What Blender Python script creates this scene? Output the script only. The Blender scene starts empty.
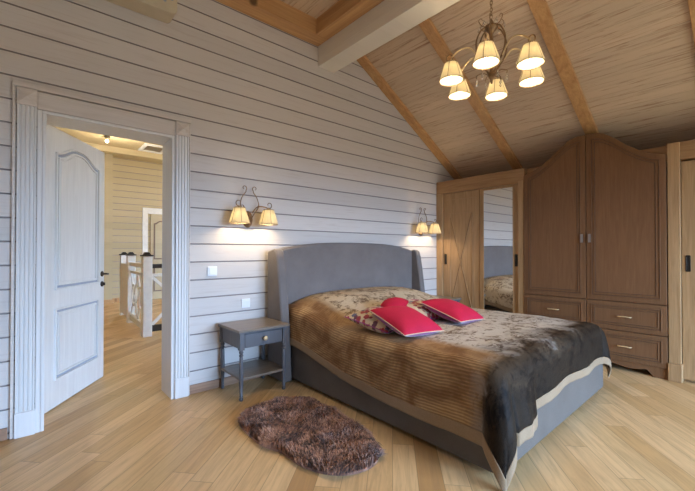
import bpy, bmesh, math, random
from mathutils import Vector, Matrix, noise
C = bpy.context.scene.collection
PI = math.pi
random.seed(7)

# ------------------------------------------------------------------ materials
class NT:
    def __init__(s, name):
        s.m = bpy.data.materials.new(name); s.m.use_nodes = True
        s.t = s.m.node_tree; s.n = s.t.nodes; s.l = s.t.links
        s.b = s.n['Principled BSDF']; s.out = s.n['Material Output']
    def add(s, typ, **kw):
        n = s.n.new(typ)
        for k, v in kw.items():
            if k.startswith('i_'):
                key = k[2:]; key = int(key) if key.isdigit() else key.replace('_', ' ')
                s.set(n.inputs[key], v)
            else: setattr(n, k, v)
        return n
    def set(s, inp, v):
        if hasattr(v, 'links') or isinstance(v, bpy.types.NodeSocket): s.l.new(v, inp)
        else: inp.default_value = v
    def math(s, op, a, b=None):
        n = s.n.new('ShaderNodeMath'); n.operation = op; s.set(n.inputs[0], a)
        if b is not None: s.set(n.inputs[1], b)
        return n.outputs[0]
    def mix(s, f, a, b, mode='MIX'):
        n = s.n.new('ShaderNodeMix'); n.data_type = 'RGBA'; n.blend_type = mode
        s.set(n.inputs[0], f); s.set(n.inputs[6], c4(a)); s.set(n.inputs[7], c4(b)); return n.outputs[2]
    def ramp(s, f, stops):
        n = s.n.new('ShaderNodeValToRGB'); s.l.new(f, n.inputs[0]); e = n.color_ramp.elements
        while len(e) < len(stops): e.new(.5)
        for k, (p, c) in enumerate(stops): e[k].position = p; e[k].color = c4(c)
        return n.outputs[0]
    def noise(s, vec, scale, detail=4, rough=.55, dist=0):
        n = s.n.new('ShaderNodeTexNoise'); s.l.new(vec, n.inputs['Vector'])
        n.inputs['Scale'].default_value = scale; n.inputs['Detail'].default_value = detail
        n.inputs['Roughness'].default_value = rough; n.inputs['Distortion'].default_value = dist
        return n.outputs['Fac']
    def bump(s, hgt, strength=.3, dist=.01):
        n = s.n.new('ShaderNodeBump'); n.inputs['Strength'].default_value = strength
        n.inputs['Distance'].default_value = dist; s.l.new(hgt, n.inputs['Height'])
        s.l.new(n.outputs[0], s.b.inputs['Normal'])
    def obj(s): return s.add('ShaderNodeTexCoord').outputs['Object']
    def map(s, v, scale=(1, 1, 1), rot=(0, 0, 0), loc=(0, 0, 0)):
        n = s.n.new('ShaderNodeMapping'); s.l.new(v, n.inputs[0])
        n.inputs['Scale'].default_value = scale; n.inputs['Rotation'].default_value = rot; n.inputs['Location'].default_value = loc
        return n.outputs[0]
def c4(c):
    if isinstance(c, tuple) and len(c) == 3: return (*c, 1)
    if isinstance(c, (int, float)): return (c, c, c, 1)
    return c
def setb(t, col=None, rough=.5, metal=0, **kw):
    if col is not None: t.set(t.b.inputs['Base Color'], c4(col))
    t.b.inputs['Roughness'].default_value = rough; t.b.inputs['Metallic'].default_value = metal
    for k, v in kw.items(): t.set(t.b.inputs[k.replace('_', ' ')], v)
    return t.m
def plain(name, col, rough=.5, metal=0, var=.06, scale=14, **kw):
    t = NT(name); f = t.noise(t.obj(), scale, 3)
    c = t.ramp(f, [(.3, tuple(x * (1 - var) for x in col)), (.7, tuple(min(1, x * (1 + var)) for x in col))])
    return setb(t, c, rough, metal, **kw)
def wood(name, dark, light, axis='z', s=1., rough=.45, contrast=1., knots=0, spec=.5):
    t = NT(name); v = t.obj()
    sc = {'x': (.9, 14, 14), 'y': (14, .9, 14), 'z': (14, 14, .9)}[axis]
    m = t.map(v, tuple(k * s for k in sc))
    f = t.noise(m, 1.6, 5, .6, .8)
    fine = t.noise(t.map(v, tuple((k * 6 if k > 1 else k * 2) * s for k in sc)), 1.5, 3, .7)
    f2 = t.math('ADD', t.math('MULTIPLY', f, .7), t.math('MULTIPLY', fine, .3))
    c = t.ramp(f2, [(.5 - .17 / contrast, dark), (.5 + .15 / contrast, light)])
    if knots:
        k = t.n.new('ShaderNodeTexVoronoi'); k.inputs['Scale'].default_value = knots
        t.l.new(t.map(v, (1, 1, .6)), k.inputs['Vector'])
        kf = t.ramp(k.outputs['Distance'], [(.05, (1, 1, 1)), (.09, (0, 0, 0))])
        c = t.mix(kf, c, tuple(x * .28 for x in dark))
    t.bump(fine, .08, .002)
    return setb(t, c, rough, Specular_IOR_Level=spec)

def whitewash(name, along, across, pitch, off, base, stain, amt, tone=.06):
    """whitewashed planks: along / across are component indices of the object coordinates"""
    t = NT(name); v = t.obj(); sep = t.add('ShaderNodeSeparateXYZ'); t.l.new(v, sep.inputs[0])
    row = t.math('FLOOR', t.math('DIVIDE', t.math('SUBTRACT', sep.outputs[across], off), pitch))
    wn = t.n.new('ShaderNodeTexWhiteNoise'); wn.noise_dimensions = '1D'; t.l.new(row, wn.inputs['W'])
    cmb = t.add('ShaderNodeCombineXYZ')
    t.l.new(t.math('ADD', sep.outputs[along], t.math('MULTIPLY', wn.outputs['Value'], 40.)), cmb.inputs[0])
    t.l.new(t.math('ADD', sep.outputs[across], t.math('MULTIPLY', wn.outputs['Value'], 7.)), cmb.inputs[1])
    g = t.noise(t.map(cmb.outputs[0], (1.1, 26, 1)), 1.8, 5, .65, 1.2)
    fine = t.noise(t.map(cmb.outputs[0], (6, 160, 1)), 1.2, 3, .7)
    st = t.ramp(g, [(.53, (0, 0, 0)), (.53 + .2, (1, 1, 1))])
    c = t.mix(t.math('MULTIPLY', st, amt), base, stain)
    c = t.mix(t.math('MULTIPLY', fine, .16), c, stain)
    dark = t.math('ADD', 1 - tone, t.math('MULTIPLY', wn.outputs['Value'], tone * 2))
    hs = t.n.new('ShaderNodeHueSaturation'); t.l.new(c, hs.inputs['Color']); t.l.new(dark, hs.inputs['Value'])
    t.bump(fine, .12, .002)
    return setb(t, hs.outputs[0], .55)

def floor_mat():
    t = NT('oak_plank_floor'); v = t.map(t.obj(), rot=(0, 0, -math.radians(42)))
    sep = t.add('ShaderNodeSeparateXYZ'); t.l.new(v, sep.inputs[0]); X, Y = sep.outputs[0], sep.outputs[1]
    W, L = .132, 1.25
    rowf = t.math('DIVIDE', Y, W); row = t.math('FLOOR', rowf)
    wn = t.n.new('ShaderNodeTexWhiteNoise'); wn.noise_dimensions = '1D'; t.l.new(row, wn.inputs['W'])
    bf = t.math('ADD', t.math('DIVIDE', X, L), t.math('MULTIPLY', wn.outputs['Value'], 13.)); bd = t.math('FLOOR', bf)
    cb = t.add('ShaderNodeCombineXYZ'); t.l.new(row, cb.inputs[0]); t.l.new(bd, cb.inputs[1])
    w2 = t.n.new('ShaderNodeTexWhiteNoise'); w2.noise_dimensions = '2D'; t.l.new(cb.outputs[0], w2.inputs['Vector'])
    tone = t.ramp(w2.outputs['Value'], [(0, (.48, .27, .105)), (.12, (.64, .40, .17)), (.5, (.76, .505, .245)), (.85, (.82, .565, .285)), (1, (.64, .43, .195))])
    gv = t.add('ShaderNodeCombineXYZ'); t.l.new(t.math('ADD', X, t.math('MULTIPLY', w2.outputs['Value'], 31.)), gv.inputs[0])
    t.l.new(t.math('ADD', Y, t.math('MULTIPLY', w2.outputs['Value'], 9.)), gv.inputs[1])
    g = t.noise(t.map(gv.outputs[0], (1.3, 17, 1)), 1.7, 5, .62, 1.3)
    fine = t.noise(t.map(gv.outputs[0], (5, 130, 1)), 1.5, 2, .6)
    c = t.mix(t.ramp(g, [(.42, (0, 0, 0)), (.75, (.55, .55, .55))]), tone, (.36, .21, .10))
    c = t.mix(t.math('MULTIPLY', fine, .14), c, (.28, .17, .09))
    fr = t.math('FRACT', rowf); e1 = t.math('MINIMUM', fr, t.math('SUBTRACT', 1., fr))
    fx = t.math('FRACT', bf); e2 = t.math('MULTIPLY', t.math('MINIMUM', fx, t.math('SUBTRACT', 1., fx)), L / W)
    e = t.math('MINIMUM', e1, e2)
    seam = t.ramp(e, [(.006, (1, 1, 1)), (.018, (0, 0, 0))])
    c = t.mix(t.math('MULTIPLY', seam, .55), c, (.14, .08, .04))
    r = t.math('ADD', .30, t.math('MULTIPLY', g, .16)); t.l.new(r, t.b.inputs['Roughness'])
    t.bump(t.math('SUBTRACT', t.math('MULTIPLY', fine, .3), seam), .12, .002)
    m = setb(t, c, .34, Specular_IOR_Level=.32); t.l.new(r, t.b.inputs['Roughness']); return m

M = {}
PITCH, ZOFF = .1535, 1.110
M['wall'] = whitewash('whitewashed_wall_boards', 0, 2, PITCH, ZOFF, (.63, .583, .54), (.42, .33, .27), .36)
M['wall_y'] = whitewash('whitewashed_wall_boards_side', 1, 2, PITCH, ZOFF, (.63, .583, .54), (.42, .33, .27), .36)
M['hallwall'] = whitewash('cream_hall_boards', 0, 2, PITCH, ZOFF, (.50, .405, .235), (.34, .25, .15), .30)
M['ceil'] = whitewash('whitewashed_pine_ceiling', 1, 0, .088, .0, (.64, .485, .335), (.27, .11, .045), .95, .07)
M['floor'] = floor_mat()
M['tongue'] = plain('dark_board_tongue', (.30, .255, .24), .7)  # groove faces, darker than the board faces
M['pine'] = wood('orange_pine', (.42, .205, .075), (.62, .36, .155), 'x', .8, .42, 1.1, knots=1.6)
M['piney'] = wood('orange_pine_lengthwise', (.42, .205, .075), (.62, .36, .155), 'y', .8, .42, 1.1, knots=1.6)
M['beam'] = whitewash('whitewashed_beam', 1, 2, .155, 3.14, (.80, .74, .63), (.50, .40, .29), .30)
M['white'] = wood('brushed_white_paint', (.66, .64, .61), (.74, .715, .68), 'z', 1.3, .42)
M['whiteh'] = wood('brushed_white_paint_level', (.56, .49, .43), (.68, .62, .56), 'x', 1.3, .45)
M['patina'] = plain('blue_grey_patina', (.33, .37, .44), .5)
M['doorw'] = wood('white_door_paint', (.66, .64, .62), (.76, .745, .72), 'z', 1.2, .4)
M['oak'] = wood('golden_oak', (.30, .168, .072), (.47, .29, .138), 'z', 1.5, .4)
M['oaky'] = wood('golden_oak_level', (.26, .135, .055), (.42, .24, .11), 'y', 1.5, .4)
M['cab'] = wood('taupe_stained_oak', (.150, .070, .030), (.215, .108, .050), 'z', 2.2, .45, .8, spec=.25)
M['cabg'] = plain('dark_groove_and_shadow', (.085, .045, .024), .5)
M['skirt'] = wood('brown_skirting', (.22, .12, .07), (.38, .22, .13), 'x', 1.2, .45)
M['dark'] = plain('dark_gap', (.015, .011, .009), .7)
M['bronze'] = plain('dark_bronze', (.055, .042, .032), .35, .85)
M['brass'] = plain('aged_brass', (.68, .52, .30), .42, .55)
M['antique'] = plain('antique_gold_metal', (.27, .165, .085), .42, .6, var=.25, scale=40)
M['chrome'] = plain('brushed_pewter', (.42, .38, .34), .3, .9)
M['plastic'] = plain('white_plastic', (.80, .80, .80), .35, var=.01)
M['acbody'] = plain('beige_casing', (.56, .47, .33), .45, var=.04)
M['acdark'] = plain('brown_trim_line', (.16, .10, .06), .5)
M['nstand'] = wood('grey_painted_wood', (.075, .072, .076), (.115, .11, .115), 'z', 1.2, .38)
M['nstop'] = wood('grey_brown_table_top', (.15, .115, .085), (.23, .18, .135), 'x', 1.2, .3)
M['black'] = plain('black_lacquer', (.02, .018, .018), .35)
M['hallwhite'] = plain('cream_white_paint', (.80, .78, .72), .4)
M['glassdrop'] = plain('crystal_glass', (.95, .93, .9), .05, 0, var=0, Transmission_Weight=.9, IOR=1.5)
def fabric(name, a, b, scale=420, sheen=.4, bs=.25, big=5):
    t = NT(name); v = t.obj(); f = t.noise(v, scale, 2, .7); g = t.noise(v, big, 4)
    c = t.ramp(t.math('ADD', t.math('MULTIPLY', f, .6), t.math('MULTIPLY', g, .4)), [(.35, a), (.65, b)])
    t.bump(f, bs, .001)
    return setb(t, c, .85, Sheen_Weight=sheen, Sheen_Roughness=.4)
M['uph'] = fabric('taupe_grey_upholstery', (.135, .115, .105), (.195, .168, .155), 500, .2)
M['basefab'] = fabric('bed_base_upholstery', (.090, .072, .056), (.13, .108, .088), 500, .2)
M['red'] = fabric('crimson_velvet', (.42, .001, .028), (.56, .002, .045), 300, .0, .12, 7)
M['redpurple'] = fabric('magenta_underside', (.22, .01, .14), (.3, .02, .2), 300, .5)
M['piping'] = plain('cream_piping', (.62, .44, .30), .7)
M['mirror'] = plain('mirror_silver', (.86, .88, .88), .015, 1, var=0)
t = NT('floral_jacquard'); v = t.obj()
vo = t.n.new('ShaderNodeTexVoronoi'); vo.inputs['Scale'].default_value = 24; t.l.new(t.map(v, (1, 1, .2)), vo.inputs['Vector'])
vsep = t.add('ShaderNodeSeparateColor'); t.l.new(vo.outputs['Color'], vsep.inputs[0])
pc = t.ramp(vsep.outputs[0], [(0, (.30, .02, .03)), (.4, (.12, .03, .05)), (.55, (.09, .08, .14)), (.8, (.35, .04, .04))])
pc.node.color_ramp.interpolation = 'CONSTANT'
msk = t.ramp(t.math('ADD', vo.outputs['Distance'], t.math('MULTIPLY', t.noise(v, 60, 2), .5)), [(.70, (1, 1, 1)), (.78, (0, 0, 0))])
M['floral'] = setb(t, t.mix(msk, (.55, .42, .26), pc), .8, Sheen_Weight=.2)
# velvet coverlet; UV = metres across / along the cloth
def coverlet_mat():
    t = NT('brown_fur_velvet'); uv = t.add('ShaderNodeUVMap').outputs[0]
    sep = t.add('ShaderNodeSeparateXYZ'); t.l.new(uv, sep.inputs[0]); S, T = sep.outputs[0], sep.outputs[1]
    wob = t.noise(uv, 3.2, 3); big = t.noise(uv, 2.6, 5, .62, .6); med = t.noise(t.map(uv, (9, 16, 1)), 1.4, 5, .7, 1.2)
    hair = t.noise(t.map(uv, (150, 55, 1)), 1, 2, .6)
    # ribbed satin strip along the left side
    ribzone = t.ramp(t.math('ADD', S, t.math('MULTIPLY', wob, .10)), [(.66, (1, 1, 1)), (.76, (0, 0, 0))])
    ribzone = t.math('MULTIPLY', ribzone, t.ramp(t.math('DIVIDE', t.math('ADD', T, t.math('MULTIPLY', wob, .06)), 3.), [(.66, (1, 1, 1)), (.70, (0, 0, 0))]))
    rb = t.math('SINE', t.math('MULTIPLY', t.math('ADD', S, t.math('MULTIPLY', wob, .03)), 2 * PI / .019))
    ribc = t.mix(t.ramp(big, [(.40, (0, 0, 0)), (.60, (1, 1, 1))]), (.24, .125, .055), (.56, .37, .19))
    ribc = t.mix(t.math('MULTIPLY', t.ramp(rb, [(.0, (.6, .6, .6)), (.5, (0, 0, 0))]), .75), ribc, (.12, .056, .021))
    # short mottled pile: golden at the head, grey brown with painted silvery sheen in the middle, dark over the foot
    th = t.math('DIVIDE', t.math('ADD', T, t.math('MULTIPLY', t.math('SUBTRACT', big, .5), .7)), 3.)
    tone = t.ramp(th, [(.08, (.60, .49, .34)), (.30, (.62, .53, .40)), (.42, (.64, .61, .55)), (.62, (.60, .58, .54)), (.685, (.07, .046, .027)), (.74, (.022, .014, .008))])
    patch = t.ramp(t.math('ADD', t.math('MULTIPLY', med, .45), t.math('MULTIPLY', t.noise(uv, 6.5, 6, .7, 1.2), .55)), [(.50, (0, 0, 0)), (.57, (1, 1, 1))])
    furc = t.mix(t.math('MULTIPLY', patch, .85), tone, (.20, .125, .07), 'MULTIPLY')
    furc = t.mix(t.math('MULTIPLY', hair, .4), furc, (.5, .42, .36), 'MULTIPLY')
    c = t.mix(ribzone, furc, ribc)
    hb = t.math('ADD', t.math('MULTIPLY', rb, .5), 0.)
    hh = t.mix(ribzone, t.math('ADD', t.math('MULTIPLY', hair, .7), t.math('MULTIPLY', med, 1.)), hb)
    t.bump(hh, .55, .006)
    return setb(t, c, .62, Sheen_Weight=.0, Sheen_Roughness=.3, Specular_IOR_Level=.14)
M['cover'] = coverlet_mat()
M['hem'] = fabric('tan_satin_border', (.25, .165, .09), (.32, .22, .13), 200, .1)
# sheepskin
t = NT('brown_sheepskin'); gi = t.add('ShaderNodeNewGeometry'); big = t.noise(t.obj(), 8, 5, .65, .8)
ff = t.math('ADD', t.math('MULTIPLY', gi.outputs['Random Per Island'], .25), t.math('MULTIPLY', big, .85))
M['rug'] = setb(t, t.ramp(ff, [(.43, (.045, .017, .010)), (.52, (.20, .085, .05)), (.68, (.50, .26, .16))]), .6, Sheen_Weight=.3)
def shade_mat(name, col, e):
    t = NT(name)
    tr = t.add('ShaderNodeBsdfTranslucent'); tr.inputs[0].default_value = c4(col)
    df = t.add('ShaderNodeBsdfDiffuse'); df.inputs[0].default_value = c4(col)
    ms = t.add('ShaderNodeMixShader'); ms.inputs[0].default_value = .55; t.l.new(df.outputs[0], ms.inputs[1]); t.l.new(tr.outputs[0], ms.inputs[2])
    em = t.add('ShaderNodeEmission'); em.inputs[0].default_value = (1, .86, .56, 1); em.inputs[1].default_value = e
    ad = t.add('ShaderNodeAddShader'); t.l.new(ms.outputs[0], ad.inputs[0]); t.l.new(em.outputs[0], ad.inputs[1])
    t.l.new(ad.outputs[0], t.out.inputs[0]); return t.m
M['shade'] = shade_mat('pleated_cream_shade', (.66, .59, .42), .15)
t = NT('lit_bulb'); t.b.inputs['Emission Color'].default_value = (1, .86, .62, 1); t.b.inputs['Emission Strength'].default_value = 14; M['bulb'] = setb(t, (1, .95, .85), .3)
t = NT('clear_pane'); tb = t.add('ShaderNodeBsdfTransparent'); gl = t.add('ShaderNodeBsdfGlossy'); gl.inputs['Roughness'].default_value = .02
ms = t.add('ShaderNodeMixShader'); ms.inputs[0].default_value = .06; t.l.new(tb.outputs[0], ms.inputs[1]); t.l.new(gl.outputs[0], ms.inputs[2]); t.l.new(ms.outputs[0], t.out.inputs[0]); M['pane'] = t.m

# ------------------------------------------------------------------ mesh helpers
class MB:
    def __init__(s): s.bm = bmesh.new(); s.uv = None
    def box(s, x0, x1, y0, y1, z0, z1):
        v = [s.bm.verts.new(p) for p in [(x0, y0, z0), (x1, y0, z0), (x1, y1, z0), (x0, y1, z0), (x0, y0, z1), (x1, y0, z1), (x1, y1, z1), (x0, y1, z1)]]
        for f in [(0, 3, 2, 1), (4, 5, 6, 7), (0, 1, 5, 4), (1, 2, 6, 5), (2, 3, 7, 6), (3, 0, 4, 7)]: s.bm.faces.new([v[i] for i in f])
        return s
    def prism(s, pts, d0, d1, axis='y'):
        """pts 2-D outline; extruded along axis from d0 to d1"""
        def P(a, b, d): return {'y': (a, d, b), 'x': (d, a, b), 'z': (a, b, d)}[axis]
        A = [s.bm.verts.new(P(a, b, d0)) for a, b in pts]; B = [s.bm.verts.new(P(a, b, d1)) for a, b in pts]
        n = len(pts); s.bm.faces.new(A); s.bm.faces.new(B[::-1])
        for i in range(n): s.bm.faces.new([A[i], A[(i + 1) % n], B[(i + 1) % n], B[i]])
        return s
    def strip(s, outer, inner, d0, d1, axis='y'):
        """frame between two outlines with equal point counts"""
        def P(a, b, d): return {'y': (a, d, b), 'x': (d, a, b), 'z': (a, b, d)}[axis]
        n = len(outer); V = [[s.bm.verts.new(P(a, b, d)) for a, b in pl] for pl, d in ((outer, d0), (inner, d0), (outer, d1), (inner, d1))]
        for i in range(n):
            j = (i + 1) % n
            s.bm.faces.new([V[0][i], V[0][j], V[1][j], V[1][i]]); s.bm.faces.new([V[2][i], V[3][i], V[3][j], V[2][j]])
            s.bm.faces.new([V[0][i], V[2][i], V[2][j], V[0][j]]); s.bm.faces.new([V[1][i], V[1][j], V[3][j], V[3][i]])
        return s
    def lathe(s, prof, cx=0, cy=0, cz=0, seg=20, flute=0, amp=0, mat=None):
        """prof: list of (radius, z)"""
        rings = []
        for r, z in prof:
            ring = []
            for k in range(seg):
                a = 2 * PI * k / seg; rr = r * (1 + (amp * math.cos(flute * a) if flute else 0))
                p = Vector((rr * math.cos(a), rr * math.sin(a), z))
                if mat is not None: p = mat @ p
                ring.append(s.bm.verts.new((p.x + cx, p.y + cy, p.z + cz)))
            rings.append(ring)
        for a, b in zip(rings, rings[1:]):
            for k in range(seg): s.bm.faces.new([a[k], a[(k + 1) % seg], b[(k + 1) % seg], b[k]])
        return s, rings
    def solid(s, prof, *a, **k):
        _, r = s.lathe(prof, *a, **k); s.bm.faces.new(r[0][::-1]); s.bm.faces.new(r[-1]); return s
    def ball(s, c, r, seg=12, sz=1):
        prof = [(max(1e-4, r * math.sin(PI * i / 8)), -r * sz * math.cos(PI * i / 8)) for i in range(9)]
        return s.solid(prof, c[0], c[1], c[2], seg=seg)
    def tube(s, pts, r, seg=8, closed=False, taper=None):
        pts = [Vector(p) for p in pts]; n = len(pts); rings = []; up = Vector((0, 0, 1)); prev = None
        for i, p in enumerate(pts):
            if closed: d = pts[(i + 1) % n] - pts[i - 1]
            else: d = pts[min(i + 1, n - 1)] - pts[max(i - 1, 0)]
            d.normalize()
            if prev is None:
                a = d.cross(up)
                if a.length < .05: a = d.cross(Vector((1, 0, 0)))
            else: a = prev - d * prev.dot(d)
            a.normalize(); prev = a; b = d.cross(a)
            rr = r * (taper(i / (n - 1)) if taper else 1)
            rings.append([s.bm.verts.new(p + a * rr * math.cos(2 * PI * k / seg) + b * rr * math.sin(2 * PI * k / seg)) for k in range(seg)])
        pr = list(zip(rings, rings[1:])) + ([(rings[-1], rings[0])] if closed else [])
        for A, B in pr:
            for k in range(seg): s.bm.faces.new([A[k], A[(k + 1) % seg], B[(k + 1) % seg], B[k]])
        if not closed: s.bm.faces.new(rings[0][::-1]); s.bm.faces.new(rings[-1])
        return s
    def sheet(s, fn, nu, nv):
        g = [[s.bm.verts.new(fn(i / nu, j / nv)) for j in range(nv + 1)] for i in range(nu + 1)]
        for i in range(nu):
            for j in range(nv): s.bm.faces.new([g[i][j], g[i + 1][j], g[i + 1][j + 1], g[i][j + 1]])
        return s
def world_of(o):
    m = o.matrix_basis.copy()
    while o.parent: o = o.parent; m = o.matrix_basis @ m
    return m
def build(name, mb, mat, parent=None, world=True, smooth=False, bevel=0, solid=0, sub=0, norm=True):
    bm = mb.bm
    if parent is not None and world:
        bmesh.ops.transform(bm, matrix=world_of(parent).inverted(), verts=bm.verts)
    if norm: bmesh.ops.recalc_face_normals(bm, faces=bm.faces)
    me = bpy.data.meshes.new(name); bm.to_mesh(me); bm.free()
    mats = mat if isinstance(mat, list) else [mat]
    for m in mats: me.materials.append(m)
    if smooth:
        for p in me.polygons: p.use_smooth = True
        if smooth != 'all': me.set_sharp_from_angle(angle=math.radians(40))
    o = bpy.data.objects.new(name, me); C.objects.link(o)
    if parent is not None: o.parent = parent
    if bevel:
        b = o.modifiers.new('bevel', 'BEVEL'); b.width = bevel; b.segments = 2; b.limit_method = 'ANGLE'; b.angle_limit = math.radians(40)
    if solid:
        q = o.modifiers.new('solid', 'SOLIDIFY'); q.thickness = solid; q.offset = 0
    if sub:
        q = o.modifiers.new('sub', 'SUBSURF'); q.levels = sub; q.render_levels = sub
    return o
def tag(o, label, cat, group=None):
    o['label'] = label; o['category'] = cat
    if group: o['group'] = group
    return o
def thing(name, label, cat, loc=(0, 0, 0), rot=(0, 0, 0), group=None):
    o = bpy.data.objects.new(name, None); C.objects.link(o); o.empty_display_size = .1
    o.location = loc; o.rotation_euler = rot; return tag(o, label, cat, group)
def struct(o): o['kind'] = 'structure'; return o
def kids(o): return [c for c in bpy.data.objects if c.parent == o]
def copy_tree(o, parent=None):
    ks = kids(o); c = o.copy(); C.objects.link(c); c.parent = parent
    for k in ks: copy_tree(k, c)
    return c
def catmull(P, n=8):
    P = [Vector(p) for p in P]; Q = [P[0] * 2 - P[1]] + P + [P[-1] * 2 - P[-2]]; out = []
    for i in range(1, len(Q) - 2):
        for k in range(n):
            t = k / n; a, b, c, d = Q[i - 1:i + 3]
            out.append(.5 * ((2 * b) + (c - a) * t + (2 * a - 5 * b + 4 * c - d) * t * t + (3 * b - a - 3 * c + d) * t ** 3))
    out.append(P[-1]); return out
def smooth01(x): x = max(0., min(1., x)); return x * x * (3 - 2 * x)

# ------------------------------------------------------------------ room
WY, RX, LX, FY = 3.225, 5.15, -1.8, -3.6
o = struct(build('floor', MB().box(LX - .2, 7.2, FY - .2, 10.6, -.12, 0), M['floor']))
def planked(mb, a0, a1, z0, z1, surf, nrm, axis='x'):
    """boards with V grooves along axis; surf = surface coordinate, nrm = direction the face looks"""
    prof = [(z0, 0)]; k = math.ceil((z0 - ZOFF) / PITCH)
    while ZOFF + k * PITCH < z1 - .006:
        z = ZOFF + k * PITCH
        if z > z0 + .006: prof += [(z - .0055, 0), (z - .003, .010), (z + .003, .010), (z + .0055, 0)]
        k += 1
    prof.append((z1, 0))
    def P(a, z, d):
        s_ = surf - nrm * d
        return (a, s_, z) if axis == 'x' else (s_, a, z)
    V = [[mb.bm.verts.new(P(a, z, d)) for z, d in prof] for a in (a0, a1)]
    for i in range(len(prof) - 1):
        f = mb.bm.faces.new([V[0][i], V[1][i], V[1][i + 1], V[0][i + 1]])
        if prof[i][1] > .005 or prof[i + 1][1] > .005: f.material_index = 1
def wallbox(mb, a0, a1, z0, z1, surf, nrm, thick, axis='x'):
    planked(mb, a0, a1, z0, z1, surf, nrm, axis)
    p, q = sorted((surf - nrm * .0125, surf - nrm * thick))
    if axis == 'x': mb.box(a0, a1, p, q, z0, z1)
    else: mb.box(p, q, a0, a1, z0, z1)
DX0, DX1, DZ = .105, .900, 2.125
mb = MB()
wallbox(mb, LX, DX0 - .02, 0, 3.75, WY, -1, .25); wallbox(mb, DX1 + .02, RX, 0, 3.75, WY, -1, .25)
wallbox(mb, DX0 - .02, DX1 + .02, DZ + .02, 3.75, WY, -1, .25)
struct(build('wall_back', mb, [M['wall'], M['tongue']], norm=False))
mb = MB(); wallbox(mb, FY, WY, 0, 3.75, LX, 1, .2, 'y'); struct(build('wall_left', mb, [M['wall_y'], M['tongue']], norm=False))
mb = MB(); wallbox(mb, FY, WY, 0, 3.75, RX, -1, .2, 'y'); struct(build('wall_right', mb, [M['wall_y'], M['tongue']], norm=False))
GX0, GX1, GZ0, GZ1 = 1.0, 4.4, .06, 2.32
mb = MB(); wallbox(mb, LX, GX0, 0, 3.75, FY, 1, .2); wallbox(mb, GX1, RX, 0, 3.75, FY, 1, .2)
wallbox(mb, GX0, GX1, GZ1, 3.75, FY, 1, .2); wallbox(mb, GX0, GX1, 0, GZ0, FY, 1, .2)
struct(build('wall_front', mb, [M['wall'], M['tongue']], norm=False))
wn = struct(build('window_1', MB().strip([(GX0, GZ0), (GX1, GZ0), (GX1, GZ1), (GX0, GZ1)], [(GX0 + .07, GZ0 + .07), (GX1 - .07, GZ0 + .07), (GX1 - .07, GZ1 - .07), (GX0 + .07, GZ1 - .07)], FY - .14, FY - .06)
    .box(2.66, 2.74, FY - .13, FY - .07, GZ0 + .05, GZ1 - .05), M['white']))
build('pane', MB().box(GX0 + .05, GX1 - .05, FY - .105, FY - .099, GZ0 + .05, GZ1 - .05), M['pane'], wn)

# ceilings: flat coffer left of the white beam, slope right of it
SL = lambda x: 3.522 - .5655 * (x - 2.93)
CX = 2.387
def ceil_boards(mb, x0, x1, y0, y1, zf, pitch=.088, th=.06):
    n = int((x1 - x0) / pitch) + 1; prev = None
    pts = []
    k0 = math.ceil(x0 / pitch)
    xs = [x0]; ds = [0]
    k = k0
    while k * pitch < x1 - .01:
        x = k * pitch
        if x > x0 + .01: xs += [x - .003, x, x + .003]; ds += [0, .005, 0]
        k += 1
    xs.append(x1); ds.append(0)
    A = [[mb.bm.verts.new((x, y, zf(x) + d)) for x, d in zip(xs, ds)] for y in (y0, y1)]
    for i in range(len(xs) - 1): mb.bm.faces.new([A[0][i], A[0][i + 1], A[1][i + 1], A[1][i]])
    B = [mb.bm.verts.new((x, y, zf(x) + th)) for x, y in ((x0, y0), (x1, y0), (x1, y1), (x0, y1))]
    mb.bm.faces.new(B)
mb = MB(); ceil_boards(mb, 2.45, RX + .02, FY, WY + .01, SL); ceil_boards(mb, LX, 2.45, FY, WY + .01, lambda x: 3.58)
struct(build('ceiling', mb, M['ceil'], norm=False))
G = 'whitewashed and pine ceiling beams'
b = tag(build('ceiling_beam', MB().box(CX, 2.61, FY, WY, 3.205, 3.76), M['beam'], bevel=.004), 'broad whitewashed beam running out from the wall beside the chandelier', 'beam')
b = tag(build('ceiling_beam', MB().box(LX, CX - .001, 3.05, WY, 3.42, 3.60), M['pine'], bevel=.003), 'orange pine beam lying level along the top of the headboard wall', 'beam')
b = tag(build('ceiling_beam', MB().box(2.235, CX - .001, FY, 3.049, 3.42, 3.60), M['piney'], bevel=.003), 'orange pine beam running along the left flank of the white beam', 'beam')
rl = ['orange pine rafter in the corner of sloping ceiling and headboard wall', 'orange pine rafter on the sloping ceiling passing just left of the chandelier',
      'orange pine rafter ending above the arched wardrobe top', 'orange pine rafter at the upper right end of the sloping ceiling', 'orange pine rafter nearest the window wall']
for k, yc in enumerate((3.165, 2.25, 1.295, .34, -.62)):
    x0, x1 = 2.611, RX
    mb = MB().prism([(x0, SL(x0) - .045), (x1, SL(x1) - .045), (x1, SL(x1) + .003), (x0, SL(x0) + .003)], yc - .058, yc + .058, 'y')
    tag(build('ceiling_rafter', mb, M['pine'], bevel=.003), rl[k], 'rafter', 'rafters on the sloping ceiling')

# skirting
struct(build('baseboard_back', MB().box(LX, -.075, WY - .018, WY + .002, 0, .075).box(1.046, 4.52, WY - .018, WY + .002, 0, .075), M['skirt'], bevel=.004))
struct(build('baseboard_left', MB().box(LX - .002, LX + .018, FY, WY - .02, 0, .075), M['skirt'], bevel=.004))

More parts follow.
